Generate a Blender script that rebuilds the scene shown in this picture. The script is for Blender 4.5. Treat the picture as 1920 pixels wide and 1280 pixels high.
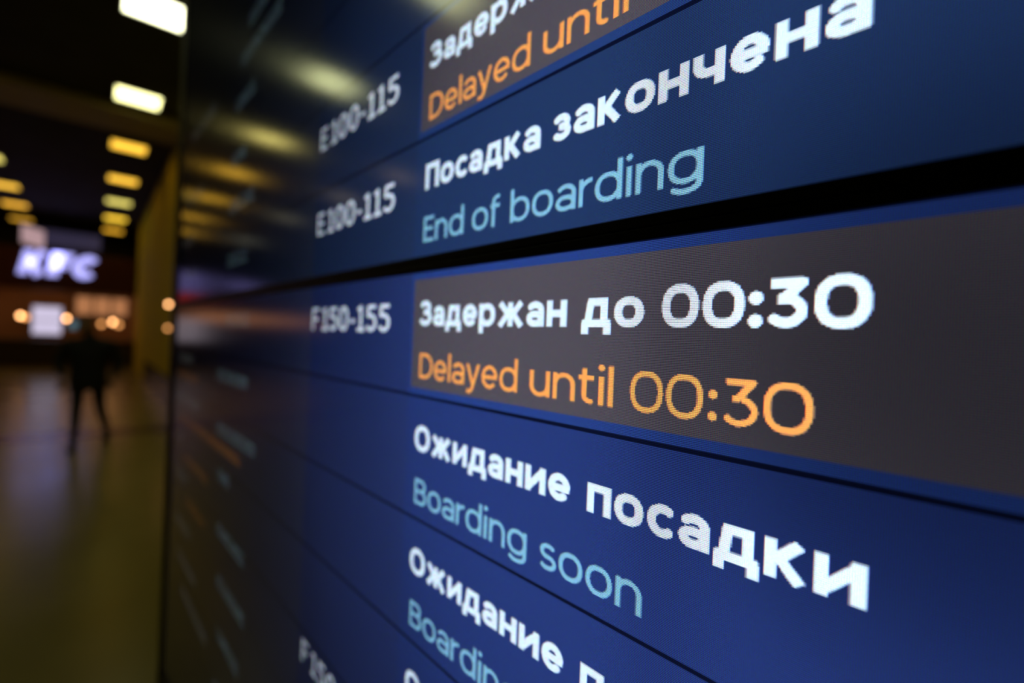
import bpy, bmesh, math
import numpy as np
from mathutils import Matrix, Vector

# ------------------------------------------------------------------ clear
for o in list(bpy.data.objects): bpy.data.objects.remove(o)
SC = bpy.context.scene
COL = SC.collection

# ------------------------------------------------------------------ camera (17 mm wide angle held 17 cm from the board)
FPX, ROLL, EYE = 900.0, 0.040, 1.65
AL = math.atan2(782.6, FPX); BE = math.atan2(842.4, FPX)
fwd = Vector((math.sin(AL), math.cos(AL), 0)); rgt = Vector((math.cos(AL), -math.sin(AL), 0)); upv = Vector((0, 0, 1))
bd = fwd*math.cos(BE) - rgt*math.sin(BE)          # along the board, away from the camera
bn = rgt*math.cos(BE) + fwd*math.sin(BE)          # into the board
DIST = 0.166
cam_d = bpy.data.cameras.new('camera'); cam = bpy.data.objects.new('camera', cam_d); COL.objects.link(cam)
cx = rgt*math.cos(ROLL) + upv*math.sin(ROLL); cy = -rgt*math.sin(ROLL) + upv*math.cos(ROLL); cz = -fwd
M = Matrix((cx, cy, cz)).transposed().to_4x4(); M.translation = Vector((0, 0, EYE)); cam.matrix_world = M
cam_d.sensor_width = 36; cam_d.sensor_fit = 'HORIZONTAL'; cam_d.lens = FPX/1920*36
cam_d.clip_start = 0.01; cam_d.clip_end = 200
cam_d.dof.use_dof = True; cam_d.dof.focus_distance = 0.182; cam_d.dof.aperture_fstop = 3.5
SC.camera = cam

# ------------------------------------------------------------------ world, exposure
w = bpy.data.worlds.new('world'); SC.world = w; w.use_nodes = True
w.node_tree.nodes['Background'].inputs[0].default_value = (.5, .6, 1, 1)
w.node_tree.nodes['Background'].inputs[1].default_value = 0.002
vs = SC.view_settings; vs.view_transform = 'Standard'; vs.look = 'None'; vs.gamma = 1; vs.exposure = 0; vs.use_curve_mapping = False

# ------------------------------------------------------------------ helpers
def tag(o, label=None, cat=None, group=None, kind=None):
    if label: o['label'] = label
    if cat: o['category'] = cat
    if group: o['group'] = group
    if kind: o['kind'] = kind
    return o
def empty(name, loc, rz=0):
    o = bpy.data.objects.new(name, None); COL.objects.link(o); o.location = loc; o.rotation_euler = (0, 0, rz)
    o.empty_display_size = .1
    return o
def link(name, me, parent=None, loc=None):
    o = bpy.data.objects.new(name, me); COL.objects.link(o)
    if parent: o.parent = parent
    if loc is not None: o.location = loc
    return o
def bmobj(name, bm, mat, parent=None, loc=None, smooth=False):
    me = bpy.data.meshes.new(name); bm.to_mesh(me); bm.free(); me.materials.append(mat)
    if smooth:
        for p in me.polygons: p.use_smooth = True
    return link(name, me, parent, loc)
def box(bm, x0, x1, y0, y1, z0, z1, bev=0):
    r = bmesh.ops.create_cube(bm, size=1)['verts']
    for v in r:
        v.co = Vector(((x0+x1)/2 + v.co.x*(x1-x0), (y0+y1)/2 + v.co.y*(y1-y0), (z0+z1)/2 + v.co.z*(z1-z0)))
    if bev:
        es = list({e for v in r for e in v.link_edges})
        bmesh.ops.bevel(bm, geom=es, offset=bev, segments=2, affect='EDGES', profile=.5)
def boxobj(name, dims, mat, parent=None, bev=0, loc=None):
    bm = bmesh.new(); box(bm, *dims, bev=bev); return bmobj(name, bm, mat, parent, loc)
def lathe(bm, prof, seg=20, cx=0, cy=0):
    rings = [[bm.verts.new((cx+r*math.cos(2*math.pi*k/seg), cy+r*math.sin(2*math.pi*k/seg), z)) for k in range(seg)] for r, z in prof]
    for a, b in zip(rings, rings[1:]):
        for k in range(seg): bm.faces.new((a[k], a[(k+1) % seg], b[(k+1) % seg], b[k]))
    bm.faces.new(rings[0][::-1]); bm.faces.new(rings[-1])

# materials
def mat(name, col, rough=.6, metal=0, emit=None, es=1.0, noise=0, nscale=6, coat=0, spec=None):
    m = bpy.data.materials.new(name); m.use_nodes = True; nt = m.node_tree; b = nt.nodes['Principled BSDF']
    b.inputs['Base Color'].default_value = (*col, 1); b.inputs['Roughness'].default_value = rough; b.inputs['Metallic'].default_value = metal
    if spec is not None: b.inputs['Specular IOR Level'].default_value = spec
    if coat: b.inputs['Coat Weight'].default_value = coat; b.inputs['Coat Roughness'].default_value = .12
    if noise:
        tc = nt.nodes.new('ShaderNodeTexCoord'); n = nt.nodes.new('ShaderNodeTexNoise'); n.inputs['Scale'].default_value = nscale; n.inputs['Detail'].default_value = 5
        nt.links.new(tc.outputs['Object'], n.inputs['Vector'])
        mx = nt.nodes.new('ShaderNodeMix'); mx.data_type = 'RGBA'
        mx.inputs['A'].default_value = tuple(c*(1-noise) for c in col) + (1,); mx.inputs['B'].default_value = tuple(min(1, c*(1+noise)) for c in col) + (1,)
        nt.links.new(n.outputs['Fac'], mx.inputs['Factor']); nt.links.new(mx.outputs['Result'], b.inputs['Base Color'])
        mr = nt.nodes.new('ShaderNodeMapRange'); mr.inputs['To Min'].default_value = rough*.8; mr.inputs['To Max'].default_value = rough*1.2
        nt.links.new(n.outputs['Fac'], mr.inputs['Value']); nt.links.new(mr.outputs['Result'], b.inputs['Roughness'])
    if emit: b.inputs['Emission Color'].default_value = (*emit, 1); b.inputs['Emission Strength'].default_value = es
    return m

PITCH = 0.00063
def lcd(name, curve, from_attr=True):
    """liquid-crystal panel: per-face colour, pixel rows and RGB sub-pixels, view-angle brightness curve"""
    m = bpy.data.materials.new(name); m.use_nodes = True; nt = m.node_tree; N = nt.nodes; L = nt.links; b = N['Principled BSDF']
    b.inputs['Base Color'].default_value = (.004, .004, .005, 1); b.inputs['Roughness'].default_value = .13; b.inputs['IOR'].default_value = 1.5
    at = N.new('ShaderNodeAttribute'); at.attribute_name = 'tint'
    uvn = N.new('ShaderNodeUVMap'); uvn.uv_map = 'metres'
    sep = N.new('ShaderNodeSeparateXYZ'); L.new(uvn.outputs[0], sep.inputs[0])
    def mth(op, a, b_=None, c_=None):
        n = N.new('ShaderNodeMath'); n.operation = op
        for i, x in enumerate((a, b_, c_)):
            if x is None: continue
            if isinstance(x, (int, float)): n.inputs[i].default_value = x
            else: L.new(x, n.inputs[i])
        return n.outputs[0]
    fu = mth('FRACT', mth('DIVIDE', sep.outputs[0], PITCH)); fv = mth('FRACT', mth('DIVIDE', sep.outputs[1], PITCH))
    row = mth('LESS_THAN', mth('ABSOLUTE', mth('SUBTRACT', fv, .5)), .265)          # about half of a pixel row is lit
    row = mth('MULTIPLY_ADD', row, 1.80, .045)
    gap = mth('LESS_THAN', mth('ABSOLUTE', mth('SUBTRACT', fu, .5)), .44)
    gap = mth('MULTIPLY_ADD', gap, .55, .52)
    rg = mth('MULTIPLY', row, gap)
    ch = []
    for k in range(3):
        inside = mth('LESS_THAN', mth('ABSOLUTE', mth('SUBTRACT', fu, (k+.5)/3)), 1/6)
        ch.append(mth('MULTIPLY', mth('MULTIPLY_ADD', inside, 1.5, .5), rg))
    cmb = N.new('ShaderNodeCombineXYZ')
    for k in range(3): L.new(ch[k], cmb.inputs[k])
    mul = N.new('ShaderNodeVectorMath'); mul.operation = 'MULTIPLY'; L.new(at.outputs['Color'], mul.inputs[0]); L.new(cmb.outputs[0], mul.inputs[1])
    # angular response of the panel; dark tones also carry painted-in lens vignetting
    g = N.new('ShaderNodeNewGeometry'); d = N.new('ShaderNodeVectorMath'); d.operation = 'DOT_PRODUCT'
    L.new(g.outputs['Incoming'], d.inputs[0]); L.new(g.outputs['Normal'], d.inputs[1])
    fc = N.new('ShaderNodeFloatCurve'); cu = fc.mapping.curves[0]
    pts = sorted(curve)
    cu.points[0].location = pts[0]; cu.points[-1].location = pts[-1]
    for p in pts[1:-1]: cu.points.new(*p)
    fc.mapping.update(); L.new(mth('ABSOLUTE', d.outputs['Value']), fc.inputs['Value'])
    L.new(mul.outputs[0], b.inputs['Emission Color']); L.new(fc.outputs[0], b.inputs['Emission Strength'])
    return m

M_BG = lcd('lcd_dark_tones', [(0, .0), (.13, .01), (.2, .025), (.28, .09), (.36, .28), (.45, .54), (.55, .86), (.68, 1), (.8, .93), (.88, .70), (.94, .44), (.98, .31), (1, .26)])  # drop toward face-on imitates lens vignetting at the near end
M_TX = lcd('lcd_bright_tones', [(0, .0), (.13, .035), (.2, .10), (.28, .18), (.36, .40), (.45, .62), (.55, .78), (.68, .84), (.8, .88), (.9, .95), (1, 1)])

def srgb(r, g, b): return tuple(((c/255)/12.92 if c <= 10 else (((c/255)+.055)/1.055)**2.4) for c in (r, g, b))
BLUE = srgb(38, 56, 122); BLUE_HI = srgb(40, 64, 138); BLUE_UP = srgb(34, 54, 100); BROWN = srgb(83, 77, 90); LINE = srgb(10, 16, 44)
WHITE = (.94, 1.12, 1.42); ORANGE = (1.2, .46, .125); CYAN = (.27, .60, .92); GATE = (1.05, 1.15, 1.45)

M_BEZEL = mat('black_bezel_plastic', (.006, .006, .006), .45, noise=.2, nscale=40, spec=.25)
M_CAB = mat('dark_cabinet_metal', (.02, .021, .02), .4, metal=.3, noise=.2)
M_EDGE = mat('board_edge_metal', (.035, .036, .03), .35, metal=.6, noise=.15)
M_CEIL = mat('black_ceiling', (.012, .011, .008), .9, noise=.3, nscale=2)
M_BEAM = mat('olive_beam_paint', (.34, .27, .11), .7, noise=.15, nscale=3)
M_OLIVE = mat('olive_wall_paint', (.78, .64, .012), .9, spec=.1, noise=.15, nscale=2)
M_FLOOR = mat('polished_floor', (.30, .25, .075), .24, noise=.18, nscale=1.2, spec=.38)
M_STRIP = mat('dark_floor_strip', (.03, .025, .02), .25, noise=.2, nscale=4)
M_DARKW = mat('dark_wall', (.03, .028, .025), .8, noise=.2)
M_LFR = mat('lamp_frame_white', (.3, .3, .27), .5, noise=.1)

# ------------------------------------------------------------------ setting
ZC = 5.65
def struct(name, dims, m):
    o = boxobj(name, dims, m); o['kind'] = 'structure'; return o
XR = 1.22; XL = -13.0; YB = 28.0; YF = -7.0
struct('floor', (XL, XR+3, YF, YB, -.2, 0), M_FLOOR)
struct('trim_1', (XL, XR, 9.35, 10.0, 0, .002), M_STRIP)
struct('ceiling', (XL, XR+3, YF, YB, ZC, ZC+.2), M_CEIL)
struct('trim_2', (XL, XR, 11.3, 12.55, ZC-.12, ZC), M_BEAM)
struct('wall_right', (XR, XR+.3, YF, 24.3, 0, ZC), M_OLIVE)
struct('baseboard_right', (XR-.03, XR, 4.0, 19.0, 0, .60), M_STRIP)
struct('wall_left', (XL-.3, XL, YF, YB, 0, ZC), M_DARKW)
struct('wall_back', (XL, XR+3, YB, YB+.3, 0, ZC), M_DARKW)
struct('wall_front', (XL, XR+3, YF-.3, YF, 0, ZC), M_DARKW)

# ------------------------------------------------------------------ the departure board
RZ = math.atan2(-bd.y, -bd.x)
BB = bn*DIST      # foot of the perpendicular from the camera on the board plane
def board_empty(name, u, v, off=0.0):
    p = BB - bd*u + bn*off
    return empty(name, (p.x, p.y, v), RZ)
U0, U1 = -1.165, 0.115
V_LO = (0.972, 1.6915); V_UP = (1.7015, 2.421)
def quadmesh(name, quads, mt, parent, origin, off):
    """quads: (u0,u1,v0,v1,colour) -> flat cells facing the hall; local x=u, y=into board, z=v"""
    n = len(quads); ou, ov = origin
    co = np.zeros((n*4, 3)); uv = np.zeros((n*4, 2)); cl = np.ones((n, 4))
    q = np.array([x[:4] for x in quads], float)
    U = np.stack([q[:, 0], q[:, 1], q[:, 1], q[:, 0]], 1).ravel(); V = np.stack([q[:, 2], q[:, 2], q[:, 3], q[:, 3]], 1).ravel()
    co[:, 0] = U-ou; co[:, 2] = V-ov; co[:, 1] = -off; uv[:, 0] = U+2; uv[:, 1] = V
    me = bpy.data.meshes.new(name); me.from_pydata(co.tolist(), [], [(4*i, 4*i+1, 4*i+2, 4*i+3) for i in range(n)])
    l = me.uv_layers.new(name='metres'); l.data.foreach_set('uv', uv.ravel())
    a = me.attributes.new('tint', 'FLOAT_COLOR', 'FACE')
    cl[:, :3] = np.array([x[4] for x in quads]); a.data.foreach_set('color', cl.ravel())
    me.materials.append(mt); me.update()
    return link(name, me, parent)

# --- lettering: stroke skeletons rasterised on the panel's own pixel grid
def arc(cx_, cy_, rx, ry, a0, a1, n=22):
    return [(cx_+rx*math.cos(math.radians(a0+(a1-a0)*i/n)), cy_+ry*math.sin(math.radians(a0+(a1-a0)*i/n))) for i in range(n+1)]
def ring(W, H, h, y0=0, e=2.25, x0=0):
    rx, ry = W/2-h, H/2-h; P = []
    for i in range(41):
        t = 2*math.pi*i/40; c, s = math.cos(t), math.sin(t)
        P.append((x0+W/2+rx*math.copysign(abs(c)**(2/e), c), y0+H/2+ry*math.copysign(abs(s)**(2/e), s)))
    return P
X = .765
def glyph(c, w, gate=False):
    h = w/2; b = w > .18
    def g(W, *s): return W, list(s)
    if c in 'оo': return g(.74, ring(.74, X+.02, h, -.01))
    if c in 'ОO': return g(.92 if b else .95, ring(.92 if b else .95, 1.03, h, -.015))
    if c == '0':
        W = .60 if gate else .90
        return g(W, ring(W, 1.02, h, -.01, 2.4))
    if c == 'З':
        r1 = (.47-h)/2+.005; r2 = (.55-h)/2+.01
        return g(.70, arc(.30, 1-h-r1, .28-h+.06, r1, 152, -90), arc(.30, h+r2, .40-h, r2, 90, -150), [(.20, .535), (.32, .535)])
    if c == 'з':
        r1 = (.385-h)/2+.01; r2 = (.40-h)/2+.01
        return g(.58, arc(.25, X-h-r1+.01, .25-h+.05, r1, 150, -90), arc(.26, h+r2-.01, .32-h, r2, 90, -150), [(.17, .40), (.27, .40)])
    if c in 'аa':
        W = .64
        return g(W, [(W-h, 0), (W-h, X-.27)], arc(W/2, X-.27, W/2-h, .27-h, 0, 148), ring(W-.01, .49 if b else .46, h, -.01))
    if c == 'д':
        W = .80
        return g(W, [(.17, h), (.25, X-h*.9), (W-.18, X-h*.9), (W-.18, h)], [(.25-h*.7, X-h*.9), (W-.18+h, X-h*.9)], [(0, h*.9), (W, h*.9)], [(h*.85, h), (h*.85, -.2)], [(W-h*.85, h), (W-h*.85, -.2)])
    if c in 'еe':
        W = .71
        return g(W, arc(W/2, X/2, W/2-h, X/2-h+.01, 0, 318, 34), [(h, X/2-.01), (W-h*.3, X/2-.01)])
    if c in 'рp': return g(.74, [(h, -.24), (h, X)], ring(.74, X+.02, h, -.01))
    if c == 'ж':
        W = 1.10; m = W/2
        return g(W, [(m, 0), (m, X)], [(h*1.15, X), (m-.10, X*.53), (m, X*.51)], [(W-h*1.15, X), (m+.10, X*.53), (m, X*.51)], [(h*1.05, 0), (m-.12, X*.52)], [(W-h*1.05, 0), (m+.12, X*.52)])
    if c == 'н': return g(.68, [(h, 0), (h, X)], [(.68-h, 0), (.68-h, X)], [(h, X/2), (.68-h, X/2)])
    if c == 'п': return g(.68, [(h, 0), (h, X-h*.9), (.68-h, X-h*.9), (.68-h, 0)], [(0, X-h*.9), (.68, X-h*.9)])
    if c == 'П': return g(.80, [(h, 0), (h, 1-h*.9), (.80-h, 1-h*.9), (.80-h, 0)], [(0, 1-h*.9), (.80, 1-h*.9)])
    if c in 'сc': return g(.63, arc(.36, X/2, .36-h, X/2-h+.01, 48, 312, 30))
    if c == 'к': return g(.69, [(h, 0), (h, X)], [(.69-h*1.2, X), (h+.06, X*.44)], [(.69-h*1.1, 0), (h+.14, X*.55)])
    if c == 'ч': return g(.65, [(.65-h, 0), (.65-h, X)], [(h, X), (h, .50)]+arc(h+.2, .50, .2, .50-.31, 180, 270, 10)+[(.65-h, .31)])
    if c == 'и': return g(.72, [(h, 0), (h, X)], [(.72-h, 0), (.72-h, X)], [(h, .10), (.72-h, X-.10)])
    if c == '3':
        return g(.74, [(.06, 1-h), (.62, 1-h), (.34, .60)], [(.60, 1-h*1.2), (.33, .62)], arc(.34, h+(.585-h)/2, .385-h, (.585-h)/2, 82, -148), [(.20, .585), (.36, .585)])
    if c == ':': return g(.26, *[arc(.13, y, .04 if b else .035, .04 if b else .035, 0, 360, 10) for y in (.14, .62)])
    if c == '1':
        if gate: return g(.42, [(.21+h*.3, 0), (.21+h*.3, 1)], [(.22, .93), (.04, .84)], [(.02, h*.8), (.44, h*.8)])
        return g(.34, [(.26, 0), (.26, 1)], [(.26, 1-h), (.02, 1-h)])
    if c == '5':
        W = .56 if gate else .72
        return g(W, [(W-.05, 1-h), (.12, 1-h), (.09, .56)], [(.09, .58), (W*.5, .60)], arc(W*.46, h+(.60-h)/2, W*.54-h, (.60-h)/2, 88, -150))
    if c == '-': return g(.30, [(.02, .40), (.28, .40)])
    if c == 'E': return g(.58, [(h, 0), (h, 1)], [(0, 1-h*.9), (.57, 1-h*.9)], [(0, .52), (.52, .52)], [(0, h*.9), (.57, h*.9)])
    if c == 'F': return g(.56, [(h, 0), (h, 1)], [(0, 1-h*.9), (.56, 1-h*.9)], [(0, .50), (.50, .50)])
    if c == 'D': return g(.82, [(h, 0), (h, 1)], [(h, h), (.36, h)], [(h, 1-h), (.36, 1-h)], arc(.36, .5, .46-h, .5-h, -90, 90))
    if c == 'B': return g(.72, [(h, 0), (h, 1)], [(h, h), (.42, h)], [(h, 1-h), (.40, 1-h)], [(h, .53), (.42, .53)], arc(.40, (1-h+.53)/2, .27-h, (1-h-.53)/2, -90, 90), arc(.42, (h+.53)/2, .30-h, (.53-h)/2, -90, 90))
    if c == 'l': return g(w, [(h, 0), (h, 1.06)])
    if c == 'i': return g(w*1.2, [(w*.6, 0), (w*.6, X)], arc(w*.6, 1.0, .02, .02, 0, 360, 8))
    if c == 'y': return g(.66, [(h*.9, X), (.34, .02)], [(.66-h*.9, X), (.30, -.10), (.20, -.20), (.04, -.185)])
    if c == 'd': return g(.74, [(.74-h, 0), (.74-h, 1.06)], ring(.74, X+.02, h, -.01))
    if c == 'b': return g(.74, [(h, 0), (h, 1.06)], ring(.74, X+.02, h, -.01))
    if c == 'u': return g(.66, [(.66-h, 0), (.66-h, X)], [(h, X), (h, .32)]+arc(.33, .32, .33-h, .33-h, 180, 360, 16))
    if c == 'n': return g(.66, [(h, 0), (h, X)], [(.66-h, 0), (.66-h, X-.32)]+arc(.33, X-.32, .33-h, .33-h, 0, 180, 16))
    if c == 't': return g(.44, [(.16, .95), (.16, .22)]+arc(.16+.17, .22, .17, .22-h, 180, 285, 10), [(0, X-h), (.42, X-h)])
    if c == 'f': return g(.42, [(.14, 0), (.14, .85)]+arc(.14+.18, .85, .18, .22-h, 180, 75, 10), [(0, X-h), (.40, X-h)])
    if c == 'r': return g(.38, [(h, 0), (h, X)], arc(.38, X-.34, .38-h, .34-h, 180, 90, 12))
    if c == 'g': return g(.74, [(.74-h, X), (.74-h, .02)]+arc(.37, -.0, .37-h, .25-h, 0, -148, 18), ring(.74, X+.01, h, 0))
    if c == 's':
        r = (X-w)/4
        return g(.55, arc(.28, X-h-r, .25-h*.6, r, 35, 180, 14)[:]+arc(.28, X-h-r, .25-h*.6, r, 180, 262, 8), arc(.275, h+r, .27-h*.6, r, 82, -5, 8)+arc(.275, h+r, .27-h*.6, r, -5, -148, 14), [(.22, X/2+.02), (.33, X/2-.02)])
    if c == 'K': return g(.84, [(h, 0), (h, 1)], [(.80-h, 1), (h+.1, .42)], [(.84-h, 0), (h+.16, .56)])
    if c == 'C': return g(.80, arc(.45, .5, .45-h, .5-h, 45, 315, 30))
    return g(.3)
def covered(px, py, strokes, h):
    hit = np.zeros(px.shape, bool)
    for P in strokes:
        closed = math.dist(P[0], P[-1]) < 1e-6
        for i in range(len(P)-1):
            (x0, y0), (x1, y1) = P[i], P[i+1]; dx, dy = x1-x0, y1-y0; L2 = dx*dx+dy*dy+1e-12
            t = ((px-x0)*dx+(py-y0)*dy)/L2
            tc = np.clip(t, 0, 1); d2 = (px-x0-tc*dx)**2+(py-y0-tc*dy)**2
            ok = d2 < h*h
            if i == 0 and not closed: ok &= t >= 0
            if i == len(P)-2 and not closed: ok &= t <= 1
            hit |= ok
    return hit
def words_quads(words, vbase, cap, w, col, bg, gate=False, sp=.095, SS=4):
    """words: (text, u_left, u_right); returns cells (runs of full pixels + edge pixels)"""
    out = []
    for text, ul, ur in words:
        G = [glyph(c, w, gate) for c in text]
        tot = sum(W for W, _ in G)+sp*(len(G)-1); sx = (ur-ul)/tot
        r0 = math.floor((vbase-.30*cap)/PITCH); r1 = math.ceil((vbase+1.12*cap)/PITCH)
        c0 = math.floor((ul+2)/PITCH)-1; c1 = math.ceil((ur+2)/PITCH)+1
        cov = np.zeros((r1-r0, c1-c0)); x = 0
        for W, S in G:
            a = max(0, math.floor((ul+2+(x-.06)*sx)/PITCH)-c0); b_ = min(c1-c0, math.ceil((ul+2+(x+W+.06)*sx)/PITCH)-c0)
            if S and b_ > a:
                cu_ = (np.arange((b_-a)*SS)+.5)/SS+a+c0; cv_ = (np.arange((r1-r0)*SS)+.5)/SS+r0
                gx, gy = np.meshgrid((cu_*PITCH-2-ul)/sx-x, (cv_*PITCH-vbase)/cap)
                hit = covered(gx, gy, S, w/2).reshape(r1-r0, SS, b_-a, SS).mean((1, 3))
                cov[:, a:b_] = np.maximum(cov[:, a:b_], hit)
            x += W+sp
        cov = np.round(cov*4)/4
        for r in range(r1-r0):
            k = 0; row = cov[r]
            while k < len(row):
                if row[k] <= 0: k += 1; continue
                j = k
                while j < len(row) and row[j] == row[k]: j += 1
                f = row[k]; cc = tuple(f*p+(1-f)*q for p, q in zip(col, bg))
                out.append(((k+c0)*PITCH-2, (j+c0)*PITCH-2, (r+r0)*PITCH, (r+r0+1)*PITCH, cc)); k = j
    return out
def glyph_bars(u0, u1, v, hgt, col, seed=0):
    """far, illegible lettering of the other columns: uneven short upright dashes"""
    rng = np.random.RandomState(seed); out = []; u = u0
    while u < u1-.004:
        wd = rng.uniform(.0030, .0055); kind = rng.randint(3)
        if kind == 0: out.append((u, u+.0024, v, v+hgt, col)); out.append((u+.0024, u+wd+.003, v, v+.0028, col))
        elif kind == 1:
            out.append((u, u+.0024, v, v+hgt*.8, col)); out.append((u+wd+.001, u+wd+.0034, v, v+hgt*.8, col)); out.append((u, u+wd+.003, v+hgt*.6, v+hgt*.8, col))
        else: out.append((u, u+wd+.003, v, v+.0028, col)); out.append((u, u+wd+.003, v+hgt*.7, v+hgt*.7+.0028, col)); out.append((u, u+.0024, v, v+hgt*.7, col))
        u += wd+.006
    return out

def make_display(label, vr, rows, specs, bgcol, divs):
    root = board_empty('display_panel', (U0+U1)/2, vr[0]-.005)
    tag(root, label, 'display', 'stacked departure screens')
    ou, ov = (U0+U1)/2, vr[0]-.005
    e = .0048
    # body
    bm = bmesh.new(); box(bm, U0-ou-.02, U1-ou+.02, .004, .055, vr[0]-ov-e+.0002, vr[1]-ov+e-.0002, bev=.002)
    bmobj('housing', bm, M_CAB, root)
    for (a, b_, c, d) in ((U0-.022, U0, vr[0]-e, vr[1]+e), (U1, U1+.022, vr[0]-e, vr[1]+e), (U0, U1, vr[0]-e, vr[0]), (U0, U1, vr[1], vr[1]+e)):
        boxobj('bezel', (a-ou, b_-ou, -.0022, .006, c-ov, d-ov), M_BEZEL, root, bev=.0006)
    # picture surface: strips by table column; off-axis greying painted into the far ones
    cells = []
    ub = [U0, -.98, -.80, -.4475, -.2745, U1]
    fac = [.92, 1, .96, .93, 1.04]; gr = [.5, .45, .30, .06, 0]
    for i in range(5):
        cells.append((ub[i], ub[i+1], vr[0], vr[1], tuple(fac[i]*(c*(1-gr[i])+gr[i]*.35*sum(bgcol)) for c in bgcol)))
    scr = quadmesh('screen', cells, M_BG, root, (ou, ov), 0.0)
    for v in divs:
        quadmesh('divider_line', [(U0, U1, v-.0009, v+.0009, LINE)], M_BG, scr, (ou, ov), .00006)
    for s in specs:
        k = s[0]
        if k == 'hl':
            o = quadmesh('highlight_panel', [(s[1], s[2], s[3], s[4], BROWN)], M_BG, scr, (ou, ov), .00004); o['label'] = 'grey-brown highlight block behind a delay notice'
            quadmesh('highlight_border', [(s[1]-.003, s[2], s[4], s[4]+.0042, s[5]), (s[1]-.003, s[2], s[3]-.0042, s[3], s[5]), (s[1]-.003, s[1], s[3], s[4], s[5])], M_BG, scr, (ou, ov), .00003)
        elif k == 'tx':
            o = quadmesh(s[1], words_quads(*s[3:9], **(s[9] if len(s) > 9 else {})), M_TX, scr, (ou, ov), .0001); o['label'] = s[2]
        elif k == 'bar':
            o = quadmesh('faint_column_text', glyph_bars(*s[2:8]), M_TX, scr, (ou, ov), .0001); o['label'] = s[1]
    return root

CAP = .0158
W_DEL = [('Задержан', -.2633, -.1418), ('до', -.1330, -.1023), ('00:30', -.0945, -.0296)]
W_DELE = [('Delayed', -.2622, -.1722), ('until', -.1635, -.1152), ('00:30', -.1070, -.0430)]
W_WAIT = [('Ожидание', -.2642, -.1358), ('посадки', -.1262, -.0283)]
W_WAITE = [('Boarding', -.2622, -.1613), ('soon', -.1525, -.0983)]
def ru(wd, vb, bg, txt): return ('tx', 'caption', 'bold white Cyrillic line reading '+txt, wd, vb, CAP, .205, WHITE, bg)
def en(wd, vb, col, bg, txt): return ('tx', 'caption', txt, wd, vb, CAP, .130, col, bg)
def gate(t, vb, ul): return ('tx', 'gate_number', 'white check-in desk range reading '+t, [(t[0], ul, ul+.0150), (t[1:], ul+.0225, -.3025)], vb, .0195, .135, GATE, BLUE, dict(gate=True, sp=.13))

# lower screen
lo = []; divs = [1.6130-.077*k for k in range(9) if 1.6130-.077*k > V_LO[0]+.01]
lo.append(('hl', -.2715, U1-.003, 1.6182, 1.6870, BLUE_HI))
lo.append(ru(W_DEL, 1.6577, BROWN, 'Задержан до 00:30')); lo.append(en(W_DELE, 1.6246, ORANGE, BROWN, 'orange Latin line reading Delayed until 00:30'))
lo.append(gate('F150-155', 1.6533, -.4445))
for k, top in enumerate((1.6130, 1.5360, 1.4590)):
    lo.append(ru(W_WAIT, top-.0340, BLUE, 'Ожидание посадки')); lo.append(en(W_WAITE, top-.0675, CYAN, BLUE, 'pale blue Latin line reading Boarding soon'))
lo.append(gate('F150-155', 1.3555, -.4390))
CB = (.26, .40, .50); CW = (.42, .42, .44); CO = (.75, .26, .04)
for i, (a, b_, v) in enumerate([(-.76, -.643, 1.656), (-.80, -.650, 1.578), (-.788, -.610, 1.503), (-.771, -.716, 1.440), (-.765, -.633, 1.366), (-.753, -.624, 1.298), (-.741, -.637, 1.230), (-.75, -.65, 1.155)]):
    lo.append(('bar', 'blurred pale blue entry in the middle column', a, b_, v, .0175, CB, i))
for i, (a, b_, v) in enumerate([(-1.12, -.99, 1.588), (-1.139, -.914, 1.515), (-1.10, -1.035, 1.445), (-1.107, -.995, 1.375), (-1.086, -.954, 1.292), (-1.05, -.90, 1.235), (-1.004, -.812, 1.185)]):
    lo.append(('bar', 'blurred grey-white entry in the far column', a, b_, v, .0165, CW, 20+i))
for i, (a, b_, v) in enumerate([(-1.118, -.932, 1.558), (-1.072, -.659, 1.480), (-1.031, -.840, 1.415), (-.989, -.851, 1.345)]):
    lo.append(('bar', 'blurred orange entry in the far column', a, b_, v, .0130, CO, 40+i))
make_display('lower wide screen, its top row a grey-brown block reading Delayed until 00:30', V_LO, None, lo, BLUE, divs)

# upper screen
hi = []; divs = [1.7775+.077*k for k in range(9) if 1.7775+.077*k < V_UP[1]-.01]
hi.append(('hl', -.2715, U1-.003, 1.7828, 1.8500, srgb(37, 61, 122)))
hi.append(ru(W_DEL[:2], 1.8207, BROWN, 'Задержан до')); hi.append(en(W_DELE[:2], 1.7880, ORANGE, BROWN, 'orange Latin line reading Delayed until'))
hi.append(ru([('Посадка', -.2635, -.1628), ('закончена', -.1542, -.0324)], 1.7442, BLUE_UP, 'Посадка закончена'))
hi.append(en([('End', -.2635, -.2220), ('of', -.2140, -.1906), ('boarding', -.1824, -.0806)], 1.7108, CYAN, BLUE_UP, 'pale blue Latin line reading End of boarding'))
hi.append(gate('E100-115', 1.8148, -.4405)); hi.append(gate('E100-115', 1.7383, -.4405))
for i, (a, b_, v) in enumerate([(-.765, -.666, 1.738), (-.764, -.653, 1.812), (-.76, -.693, 1.877), (-.732, -.570, 2.005), (-.70, -.60, 2.045), (-.75, -.66, 1.95)]):
    hi.append(('bar', 'blurred pale blue entry in the middle column', a, b_, v, .0175, CB, 60+i))
for i, (a, b_, v) in enumerate([(-1.115, -1.01, 1.805), (-1.065, -.883, 1.995), (-1.10, -.99, 1.74), (-1.08, -.95, 1.88)]):
    hi.append(('bar', 'blurred grey-white entry in the far column', a, b_, v, .0165, CW, 80+i))
make_display('upper wide screen, its bottom row reading End of boarding', V_UP, None, hi, BLUE_UP, divs)

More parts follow.
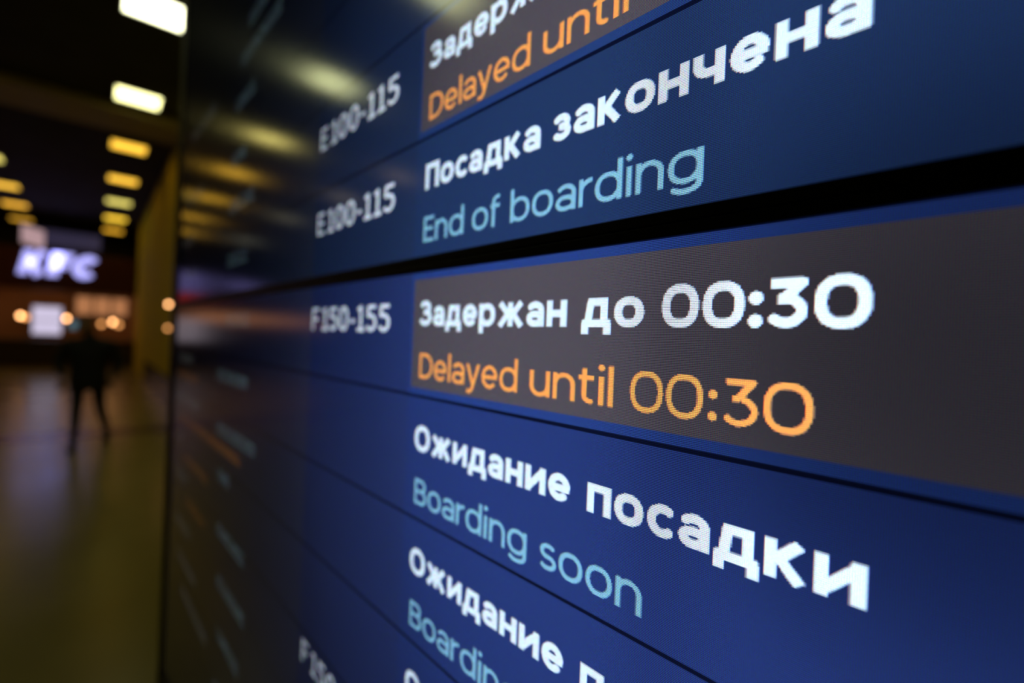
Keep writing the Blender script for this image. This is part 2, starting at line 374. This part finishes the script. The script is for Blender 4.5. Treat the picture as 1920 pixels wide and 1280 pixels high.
# cabinet that carries both screens
root = board_empty('board_cabinet', (U0+U1)/2, 0, .06); tag(root, 'tall dark metal cabinet behind and around the two departure screens', 'cabinet')
W2 = (U1-U0)/2+.024
boxobj('lower_panel', (-W2, W2, -.060, .12, .06, V_LO[0]-.0062), M_CAB, root, bev=.003)
boxobj('back_panel', (-W2+.004, W2-.004, .0, .12, V_LO[0]-.006, V_UP[1]+.006), M_CAB, root)
boxobj('top_panel', (-W2, W2, -.060, .12, V_UP[1]+.0062, 2.75), M_CAB, root, bev=.003)
boxobj('side_trim', (-W2-.014, -W2-.0003, -.064, .13, .0, 2.76), M_EDGE, root, bev=.002)
boxobj('side_trim', (W2+.0003, W2+.014, -.064, .13, .0, 2.76), M_EDGE, root, bev=.002)
boxobj('plinth', (-W2+.03, W2-.03, -.03, .11, 0, .0605), M_BEZEL, root)

# ------------------------------------------------------------------ ceiling lights
lampmats = {}
def ceiling_light(x, y, L, label, proto={}):
    r = empty('ceiling_light', (x, y, ZC-.05)); tag(r, label, 'light', 'square ceiling lights in rows')
    if 'f' not in proto:
        bm = bmesh.new()
        for d in ((-.33, .33, -.33, -.30), (-.33, .33, .30, .33), (-.33, -.30, -.30, .30), (.30, .33, -.30, .30)): box(bm, d[0], d[1], d[2], d[3], 0, .05, bev=.004)
        f = bmobj('frame', bm, M_LFR, r); proto['f'] = f.data
    else: link('frame', proto['f'], r)
    if L not in lampmats: lampmats[L] = mat('lamp_glow', (.5, .5, .45), .5, emit=L, es=1)
    boxobj('diffuser', (-.30, .30, -.30, .30, .01, .045), lampmats[L], r, bev=.004)
PALE = (6, 6, 3.8); YEL = (4.2, 4.0, 1.7); OR = (1.9, 1.05, .09); LIM = (1.6, 1.35, .30); DOR = (1.9, .95, .06); DIM = (1.2, .6, .05)
row1 = [(.45, 4.44, PALE), (.45, 7.55, PALE), (.45, 10.66, YEL), (.45, 13.71, OR), (.46, 16.9, OR), (.46, 20.03, LIM), (.46, 23.19, (2.6, 1.6, .10))]
lab1 = ['pale ceiling light over the departure board, out of the top of the frame', 'largest, whitest square ceiling light at the top of the frame beside the board',
        'pale yellow ceiling light just before the ceiling beam', 'amber ceiling light just beyond the ceiling beam', 'second amber ceiling light beyond the beam in the right-hand row', 'greenish yellow ceiling light, duller than its neighbours in the right-hand row', 'deep amber ceiling light beyond the greenish one in the right-hand row']
for (x, y, L), lb in zip(row1, lab1): ceiling_light(x, y, L, lb)
for i, y in enumerate((26.2,)): ceiling_light(.46, y, DOR, 'farthest amber ceiling light of the right-hand row, above the shop sign')
lab2 = ['yellow ceiling light cut by the left edge of the frame, highest there', 'amber ceiling light at the left edge, second from the top', 'amber ceiling light at the left edge, third from the top', 'dim amber ceiling light lowest of those at the left']
for (x, y, L), lb in zip([(-2.14, 17.2, LIM), (-2.12, 20.38, OR), (-2.17, 23.42, DOR), (-2.27, 26.6, DIM)], lab2): ceiling_light(x, y, L, lb)
R7 = (5, 5.2, 2.5); R10 = (4.4, 3.7, 1.0); R13 = (4.0, 2.2, .18); R16 = (3.6, 1.9, .12)
for i, (x, y, L) in enumerate([(-2.94, 4.5, R7), (-2.94, 7.45, R7), (-3.09, 10.61, R10), (-3.26, 13.59, R13), (-3.5, 16.81, R16), (-3.71, 20.16, R16), (-4.1, 23.4, R16)]):
    ceiling_light(x, y, L, ['pale ceiling light mirrored at the top edge of the upper screen', 'pale ceiling light whose glare lies left of the upper desk number', 'yellow ceiling light mirrored as the second glare streak of the upper screen', 'amber ceiling light mirrored as the third glare streak of the upper screen', 'amber ceiling light mirrored as the fourth glare streak of the upper screen', 'amber ceiling light mirrored as the fifth glare streak of the upper screen', 'amber ceiling light mirrored lowest beside the screen edge'][i])
for i, (x, y, L) in enumerate([(-6.03, 10.44, (1.5, 1.1, .6)), (-6.04, 13.38, (1.5, 1.2, .7)), (-5.9, 17.39, (1.2, 1.1, .7)), (-6.3, 23.21, (1.2, 1.2, .9))]):
    ceiling_light(x, y, L, ['dim ceiling light of the far left row, nearest of it', 'dim ceiling light of the far left row, second nearest', 'dim ceiling light of the far left row, third nearest', 'dim ceiling light of the far left row, farthest'][i])

# ------------------------------------------------------------------ food shop at the end of the hall
YS = 24.5
M_RED = mat('dark_red_fascia', (.07, .004, .005), .5, noise=.2)
M_CNT = mat('dark_counter', (.05, .028, .014), .4, noise=.3)
M_INT = mat('warm_interior_wall', (.40, .23, .12), .7, noise=.2)
M_SIGN = mat('sign_letter_glow', (.7, .7, .8), .5, emit=(.60, .60, 1.45), es=1)
M_SCR = mat('menu_screen_glow', (.1, .1, .1), .3, emit=(.62, .56, .75), es=1)
M_SCRW = mat('warm_menu_glow', (.1, .1, .1), .3, emit=(.42, .17, .07), es=1)
M_SCRC = mat('teal_screen_glow', (.1, .1, .1), .3, emit=(.08, .16, .2), es=1)
M_BULB = mat('warm_bulb', (.5, .4, .3), .4, emit=(10, 4.6, 1.7), es=1)
M_BULBD = mat('dim_warm_bulb', (.5, .4, .3), .4, emit=(3.4, 1.4, .42), es=1)
M_PURP = mat('purple_lightbox', (.1, .1, .2), .4, emit=(.30, .26, .75), es=1)
M_UP = mat('dull_blue_lightbox', (.1, .1, .15), .4, emit=(.020, .018, .045), es=1)
M_PINK = mat('pale_pink_lightbox', (.3, .3, .3), .4, emit=(.42, .27, .30), es=1)
M_REDL = mat('red_light', (.4, .05, .05), .4, emit=(2.2, .06, .05), es=1)
M_BLK = mat('black_metal', (.015, .015, .015), .5)

shop = empty('food_shop', (-.7, YS, 0)); tag(shop, 'food shop with dark red fascia and warm interior closing the hall', 'shop')
boxobj('fascia', (-3.0, 2.03, -.25, 0.15, 2.85, 4.28), M_RED, shop, bev=.02)
boxobj('back_wall', (-3.0, 2.0, 2.2, 2.35, 0, 4.2), M_INT, shop)
boxobj('side_wall', (-3.1, -3.0, -.1, 2.35, 0, 4.2), M_INT, shop)
boxobj('side_wall', (1.9, 2.0, -.1, 2.35, 0, 2.85), M_INT, shop)
boxobj('soffit', (-3.0, 2.0, .15, 2.2, 2.95, 3.05), M_INT, shop)
boxobj('counter_base', (-2.98, 1.88, -.1, .6, .05, .98), M_CNT, shop, bev=.01)
boxobj('counter_top', (-3.0, 1.9, -.16, .64, .98, 1.03), M_BLK, shop, bev=.008)
for k in range(5): boxobj('counter_panel', (-2.94+k*.97, -2.94+k*.97+.93, -.115, -.1, .12, .93), M_CNT, shop, bev=.004)
fr = boxobj('menu_frame', (-1.14, -.29, 1.6, 1.68, 1.19, 2.30), M_BLK, shop, bev=.01)
# the white screen, two half-height pages
boxobj('menu_page', (-1.12, -.31, 1.585, 1.61, 1.76, 2.28), M_SCR, fr); boxobj('menu_page', (-1.12, -.31, 1.585, 1.61, 1.21, 1.73), M_SCR, fr)
for k in range(3):
    f2 = boxobj('menu_board', (.08+k*.56, .61+k*.56, 1.9, 1.98, 2.05, 2.80), M_BLK, shop, bev=.01); boxobj('menu_page', (.10+k*.56, .59+k*.56, 1.885, 1.91, 2.07, 2.78), M_SCRW, f2)
f3 = boxobj('small_screen', (-.05, .35, .3, .36, 1.45, 1.78), M_BLK, shop, bev=.008); boxobj('screen_face', (-.03, .33, .29, .31, 1.47, 1.76), M_SCRC, f3)
# soffit strip of warm light (the shop's own lamps)
M_DL = mat('downlight_glow', (.5, .4, .3), .4, emit=(9, 4.2, 1.9), es=1)
for k in range(6):
    bm = bmesh.new(); lathe(bm, [(.09, -.03), (.10, -.02), (.10, 0)], 16); o = bmobj('downlight', bm, M_DL, shop, (-2.5+k*.84, 1.0, 2.95))

# sign letters: slanted bold capitals, lit, each letter a part
sign = empty('shop_sign', (-2.12, YS-.303, 3.36)); tag(sign, 'glowing bluish white slanted letters mounted on the dark red shop fascia', 'sign')
def letter_mesh(c, w, Wd, Hh, slant, depth):
    W, S = glyph(c, w); bm = bmesh.new(); h = w/2
    for P in S:
        L_, R_ = [], []
        n = len(P)
        for i in range(n):
            a = Vector(P[max(0, i-1)]); b_ = Vector(P[min(n-1, i+1)]); t = (b_-a).normalized(); nn = Vector((-t.y, t.x))*h
            p = Vector(P[i]); L_.append(p+nn); R_.append(p-nn)
        def vv(p, y): return bm.verts.new((p.x/W*Wd+p.y*slant, y, p.y*Hh))
        A = [vv(p, 0) for p in L_]; B = [vv(p, 0) for p in R_]; A2 = [vv(p, depth) for p in L_]; B2 = [vv(p, depth) for p in R_]
        for i in range(n-1):
            bm.faces.new((A[i], B[i], B[i+1], A[i+1])); bm.faces.new((A2[i+1], B2[i+1], B2[i], A2[i]))
            bm.faces.new((A[i+1], A2[i+1], A2[i], A[i])); bm.faces.new((B[i], B2[i], B2[i+1], B[i+1]))
        bm.faces.new((A[0], A2[0], B2[0], B[0])); bm.faces.new((B[-1], B2[-1], A2[-1], A[-1]))
    bmesh.ops.recalc_face_normals(bm, faces=bm.faces[:])
    return bm
for c, x, wd in (('K', 0, .66), ('F', .72, .58), ('C', 1.36, .66)):
    bmobj('letter', letter_mesh(c, .30, wd, .86, .16, .05), M_SIGN, sign, (x, 0, 0))

lb = empty('lightbox', (-.9, YS-.1, 4.28)); tag(lb, 'dull blue unlit-looking box sign standing above the shop fascia', 'sign')
boxobj('box_frame', (-1.0, 1.0, 0, .2, 0, .79), M_BLK, lb, bev=.01); boxobj('face', (-.97, .97, -.015, .01, .19, .76), M_UP, lb)
lb = empty('lightbox', (-1.75, YS-.24, 4.375)); tag(lb, 'pale pink glowing box sign above the left end of the shop letters', 'sign')
bm = bmesh.new(); box(bm, -.33, .30, 0, .12, 0, .66)
for v in bm.verts: v.co.z += -.28*v.co.x
bmobj('box_frame', bm, M_BLK, lb)
bm = bmesh.new(); box(bm, -.31, .28, -.015, .01, .02, .64)
for v in bm.verts: v.co.z += -.28*v.co.x
bmobj('face', bm, M_PINK, lb)

def pendant(x, y, z, m, label, top=None):
    r = empty('pendant_lamp', (x, y, z)); tag(r, label, 'lamp', 'warm pendant bulbs over the shop counter')
    bm = bmesh.new(); lathe(bm, [(.01, -.085), (.045, -.07), (.062, -.035), (.062, .0), (.04, .045), (.02, .06)], 14); bmobj('bulb', bm, m, r, smooth=True)
    bm = bmesh.new(); lathe(bm, [(.025, .05), (.03, .055), (.03, .11), (.012, .13)], 10); bmobj('socket', bm, M_BLK, r)
    if top:
        bm = bmesh.new(); lathe(bm, [(.006, .12), (.006, top-z)], 6); bmobj('cord', bm, M_BLK, r)
PB = [(-2.05, 1.88, M_BULB, 'leftmost warm bulb hanging at the left end of the shop counter'), (-1.90, 1.84, M_BULBD, 'dim warm bulb close beside the leftmost bulb'), (-.82, 1.86, M_BULB, 'bright warm bulb just right of the white menu screen'), (-.20, 1.69, M_BULBD, 'dim warm bulb, third from the right of the counter bulbs'),
      (.19, 1.70, M_BULBD, 'dim warm bulb between two others at the right of the counter'), (.53, 1.80, M_BULB, 'bright warm bulb at the right end of the counter'), (.72, 1.70, M_BULBD, 'dim warm bulb beside the bright right-end bulb')]
for x, z, m, l in PB: pendant(x, YS+.35, z, m, l, 2.95)
# table lamp seen over the walker's head
r = empty('counter_lamp', (-.02, YS-.02, 1.031)); tag(r, 'small warm lamp on the counter, seen at the head of the walking person', 'lamp')
bm = bmesh.new(); lathe(bm, [(.07, 0), (.07, .012), (.008, .02), (.008, .10)], 14); bmobj('base', bm, M_BLK, r)
bm = bmesh.new(); lathe(bm, [(.02, .09), (.06, .12), (.06, .17), (.02, .20)], 14); bmobj('bulb', bm, M_BULBD, r, smooth=True)
# red light at the left end
r = empty('red_signal_light', (-2.72, YS-.42, 2.72)); tag(r, 'small red light under the fascia at the left edge of the frame', 'light')
boxobj('mount', (-.12, .12, .03, .17, -.12, .12), M_BLK, r, bev=.01); bm = bmesh.new(); lathe(bm, [(.03, -.06), (.09, -.03), (.09, .03), (.03, .06)], 14); bmobj('lens', bm, M_REDL, r, smooth=True)
# two warm lights on the olive wall
for z, Y_, m, l in ((2.13, 12.1, M_BULB, 'upper bright round warm light on the olive wall beside the board'), (1.64, 12.1, M_BULBD, 'lower dim round warm light on the olive wall beside the board')):
    r = empty('wall_light', (XR, Y_, z)); tag(r, l, 'light', 'round warm lights on the olive wall')
    boxobj('bracket', (-.06, 0, -.03, .03, -.03, .03), M_BLK, r, bev=.004)
    bm = bmesh.new(); lathe(bm, [(.008, -.034), (.028, -.022), (.034, 0), (.028, .022), (.008, .034)], 14); bmobj('globe', bm, m, r, (-.09, 0, 0), smooth=True)

# neighbouring kiosk left of the frame, seen mirrored in the screens
kio = empty('kiosk', (-7.3, YS, 0)); tag(kio, 'neighbouring kiosk with purple lightbox, seen only mirrored in the left end of the screens', 'shop')
boxobj('fascia', (-3.3, 3.3, -.2, .15, 2.75, 4.2), M_BLK, kio, bev=.02)
boxobj('back_wall', (-3.3, 3.3, 2.0, 2.15, 0, 4.0), M_DARKW, kio); boxobj('side_wall', (-3.4, -3.3, -.1, 2.1, 0, 4.0), M_INT, kio); boxobj('side_wall', (3.3, 3.4, -.1, 2.1, 0, 4.0), M_INT, kio)
boxobj('counter', (-3.2, 3.2, 0, .6, 0, 1.0), M_CNT, kio, bev=.01)
boxobj('lightbox', (.2, 1.2, -.26, -.2, 3.5, 3.9), M_PURP, kio, bev=.01); boxobj('lightbox', (2.55, 3.2, -.26, -.2, 3.2, 4.05), M_PURP, kio, bev=.01)
boxobj('red_panel', (2.7, 3.2, -.28, -.2, 2.7, 3.15), mat('red_panel_glow', (.3, .02, .02), .4, emit=(.9, .04, .03), es=1), kio, bev=.01)
boxobj('interior_glow', (-3.0, 2.6, -.1, 0, 1.95, 2.45), mat('kiosk_glow', (.3, .2, .1), .4, emit=(.62, .24, .10), es=1), kio, bev=.01)  # glowing strip added in place of the kiosk's lit interior
boxobj('white_screen', (2.4, 3.2, -.2, -.12, 1.1, 2.1), mat('kiosk_screen_glow', (.3, .3, .3), .4, emit=(.62, .52, .62), es=1), kio, bev=.01)

# ------------------------------------------------------------------ the walking person
M_COAT = mat('black_coat', (.010, .010, .011), .85, noise=.3, nscale=20)
M_TROU = mat('dark_trousers', (.008, .008, .009), .85, noise=.3, nscale=20)
M_SKIN = mat('skin', (.30, .16, .10), .55, noise=.1, nscale=12)
M_HAIR = mat('dark_hair', (.012, .009, .007), .6, noise=.3, nscale=30)
M_SHOE = mat('black_shoes', (.01, .01, .01), .4)
def skin(name, verts, edges, rad, m, parent, root=0, sub=2):
    me = bpy.data.meshes.new(name); bm = bmesh.new(); sl = bm.verts.layers.skin.verify()
    vs_ = [bm.verts.new(v) for v in verts]
    for a, b_ in edges: bm.edges.new((vs_[a], vs_[b_]))
    for i, r in enumerate(rad):
        vs_[i][sl].radius = r if isinstance(r, tuple) else (r, r); vs_[i][sl].use_root = (i == root)
    bm.to_mesh(me); bm.free()
    me.materials.append(m); o = link(name, me, parent)
    o.modifiers.new('skin', 'SKIN').use_smooth_shade = True; s = o.modifiers.new('sub', 'SUBSURF'); s.levels = s.render_levels = sub
    return o
person = empty('person', (-.045, 8.75, 0), math.radians(-6)); tag(person, 'person in a dark coat and trousers walking across the hall floor', 'person')
# facing the camera side (-y); local metres, z up.  body: one continuous figure
bv = [(0, 0, .93), (0, .0, 1.08), (0, .01, 1.24), (0, .0, 1.40), (0, -.01, 1.49), (0, -.02, 1.60),
      (-.10, 0, .88), (-.10, -.10, .50), (-.10, -.22, .12), (-.10, -.33, .045),
      (.10, 0, .88), (.13, .02, .50), (.19, .28, .16), (.20, .20, .055),
      (-.20, 0, 1.38), (-.31, .04, 1.13), (-.24, -.12, .94),
      (.20, 0, 1.38), (.32, .05, 1.12), (.25, -.10, .93)]
be_ = [(0, 1), (1, 2), (2, 3), (3, 4), (4, 5), (0, 6), (6, 7), (7, 8), (8, 9), (0, 10), (10, 11), (11, 12), (12, 13), (3, 14), (14, 15), (15, 16), (3, 17), (17, 18), (18, 19)]
br = [(.17, .12), (.17, .12), (.18, .13), (.16, .11), .055, .06, .09, .062, .045, .035, .09, .062, .045, .035, .065, .052, .036, .065, .052, .036]
skin('body', bv, be_, br, M_TROU, person)
cv = [(0, .0, .74), (0, 0, .98), (0, .01, 1.22), (0, 0, 1.41), (0, -.01, 1.475), (-.21, 0, 1.39), (-.32, .04, 1.13), (-.255, -.10, .965), (.21, 0, 1.39), (.33, .05, 1.12), (.265, -.08, .955)]
ce = [(0, 1), (1, 2), (2, 3), (3, 4), (3, 5), (5, 6), (6, 7), (3, 8), (8, 9), (9, 10)]
skin('coat', cv, ce, [(.23, .16), (.215, .15), (.215, .155), (.19, .13), .075, .08, .07, .052, .08, .07, .052], M_COAT, person, root=1)
# head
bm = bmesh.new(); bmesh.ops.create_uvsphere(bm, u_segments=24, v_segments=18, radius=1)
for v in bm.verts:
    x, y, z = v.co; k = 1-.22*max(0, -z)
    v.co = Vector((x*.076*k, y*.096*(1-.1*max(0, -z)), z*.118))
    if y < -.3: v.co.y -= .018*math.exp(-((x/.16)**2+((z+.08)/.2)**2))      # nose
    if y < -.5: v.co.y += .010*(math.exp(-(((x-.38)/.16)**2+((z-.10)/.12)**2))+math.exp(-(((x+.38)/.16)**2+((z-.10)/.12)**2)))
head = bmobj('head', bm, M_SKIN, person, (-.05, -.03, 1.62), smooth=True)
bm = bmesh.new(); bmesh.ops.create_uvsphere(bm, u_segments=24, v_segments=16, radius=1)
for v in list(bm.verts):
    x, y, z = v.co
    v.co = Vector((x*.084, y*.102+.010, z*.124+.006))
bmesh.ops.delete(bm, geom=[v for v in bm.verts if v.co.z < -.03 or (v.co.y < -.045 and v.co.z < .055)], context='VERTS')
bmobj('hair', bm, M_HAIR, head, smooth=True)
for s in (-1, 1):
    bm = bmesh.new(); bmesh.ops.create_uvsphere(bm, u_segments=10, v_segments=8, radius=1)
    for v in bm.verts: v.co = Vector((v.co.x*.012, v.co.y*.02, v.co.z*.03))
    bmobj('ear', bm, M_SKIN, head, (s*.078, .005, -.005), smooth=True)
    bm = bmesh.new(); bmesh.ops.create_uvsphere(bm, u_segments=10, v_segments=8, radius=.011); bmobj('eye', bm, mat('eye', (.05, .04, .035), .2), head, (s*.030, -.083, .012), smooth=True)
bm = bmesh.new(); box(bm, -.024, .024, -.092, -.078, -.062, -.053, bev=.003); bmobj('mouth', bm, mat('lips', (.25, .09, .07), .5), head)
# hands: palm + five fingers
for s in (-1, 1):
    wx, wy, wz = (.25*s+.0, -.115, .925)
    hv = [(wx, wy, wz), (wx, wy-.02, wz-.075)]; he = [(0, 1)]; hr = [.030, (.040, .022)]
    for k in range(4):
        dx = (k-1.5)*.020; L_ = (.070, .080, .075, .058)[k]; n = len(hv)
        hv += [(wx+dx, wy-.028, wz-.095), (wx+dx, wy-.045, wz-.095-L_*.5), (wx+dx*.9, wy-.040, wz-.095-L_*.95)]; he += [(1, n), (n, n+1), (n+1, n+2)]; hr += [.010, .009, .007]
    n = len(hv); hv += [(wx-s*.035, wy-.035, wz-.045), (wx-s*.042, wy-.055, wz-.080)]; he += [(0, n), (n, n+1)]; hr += [.011, .008]
    skin('hand', hv, he, hr, M_SKIN, person, sub=1)
for (x, y, rx) in ((-.10, -.29, 0.0), (.198, .23, .45)):
    bm = bmesh.new(); box(bm, -.045, .045, -.16, .10, 0, .075, bev=.025)
    for v in bm.verts:
        if v.co.y < -.05: v.co.z *= .75
    o = bmobj('shoe', bm, M_SHOE, person, (x, y, 0 if rx == 0 else .035), smooth=True); o.rotation_euler = (-rx*-.6 if rx else 0, 0, 0)
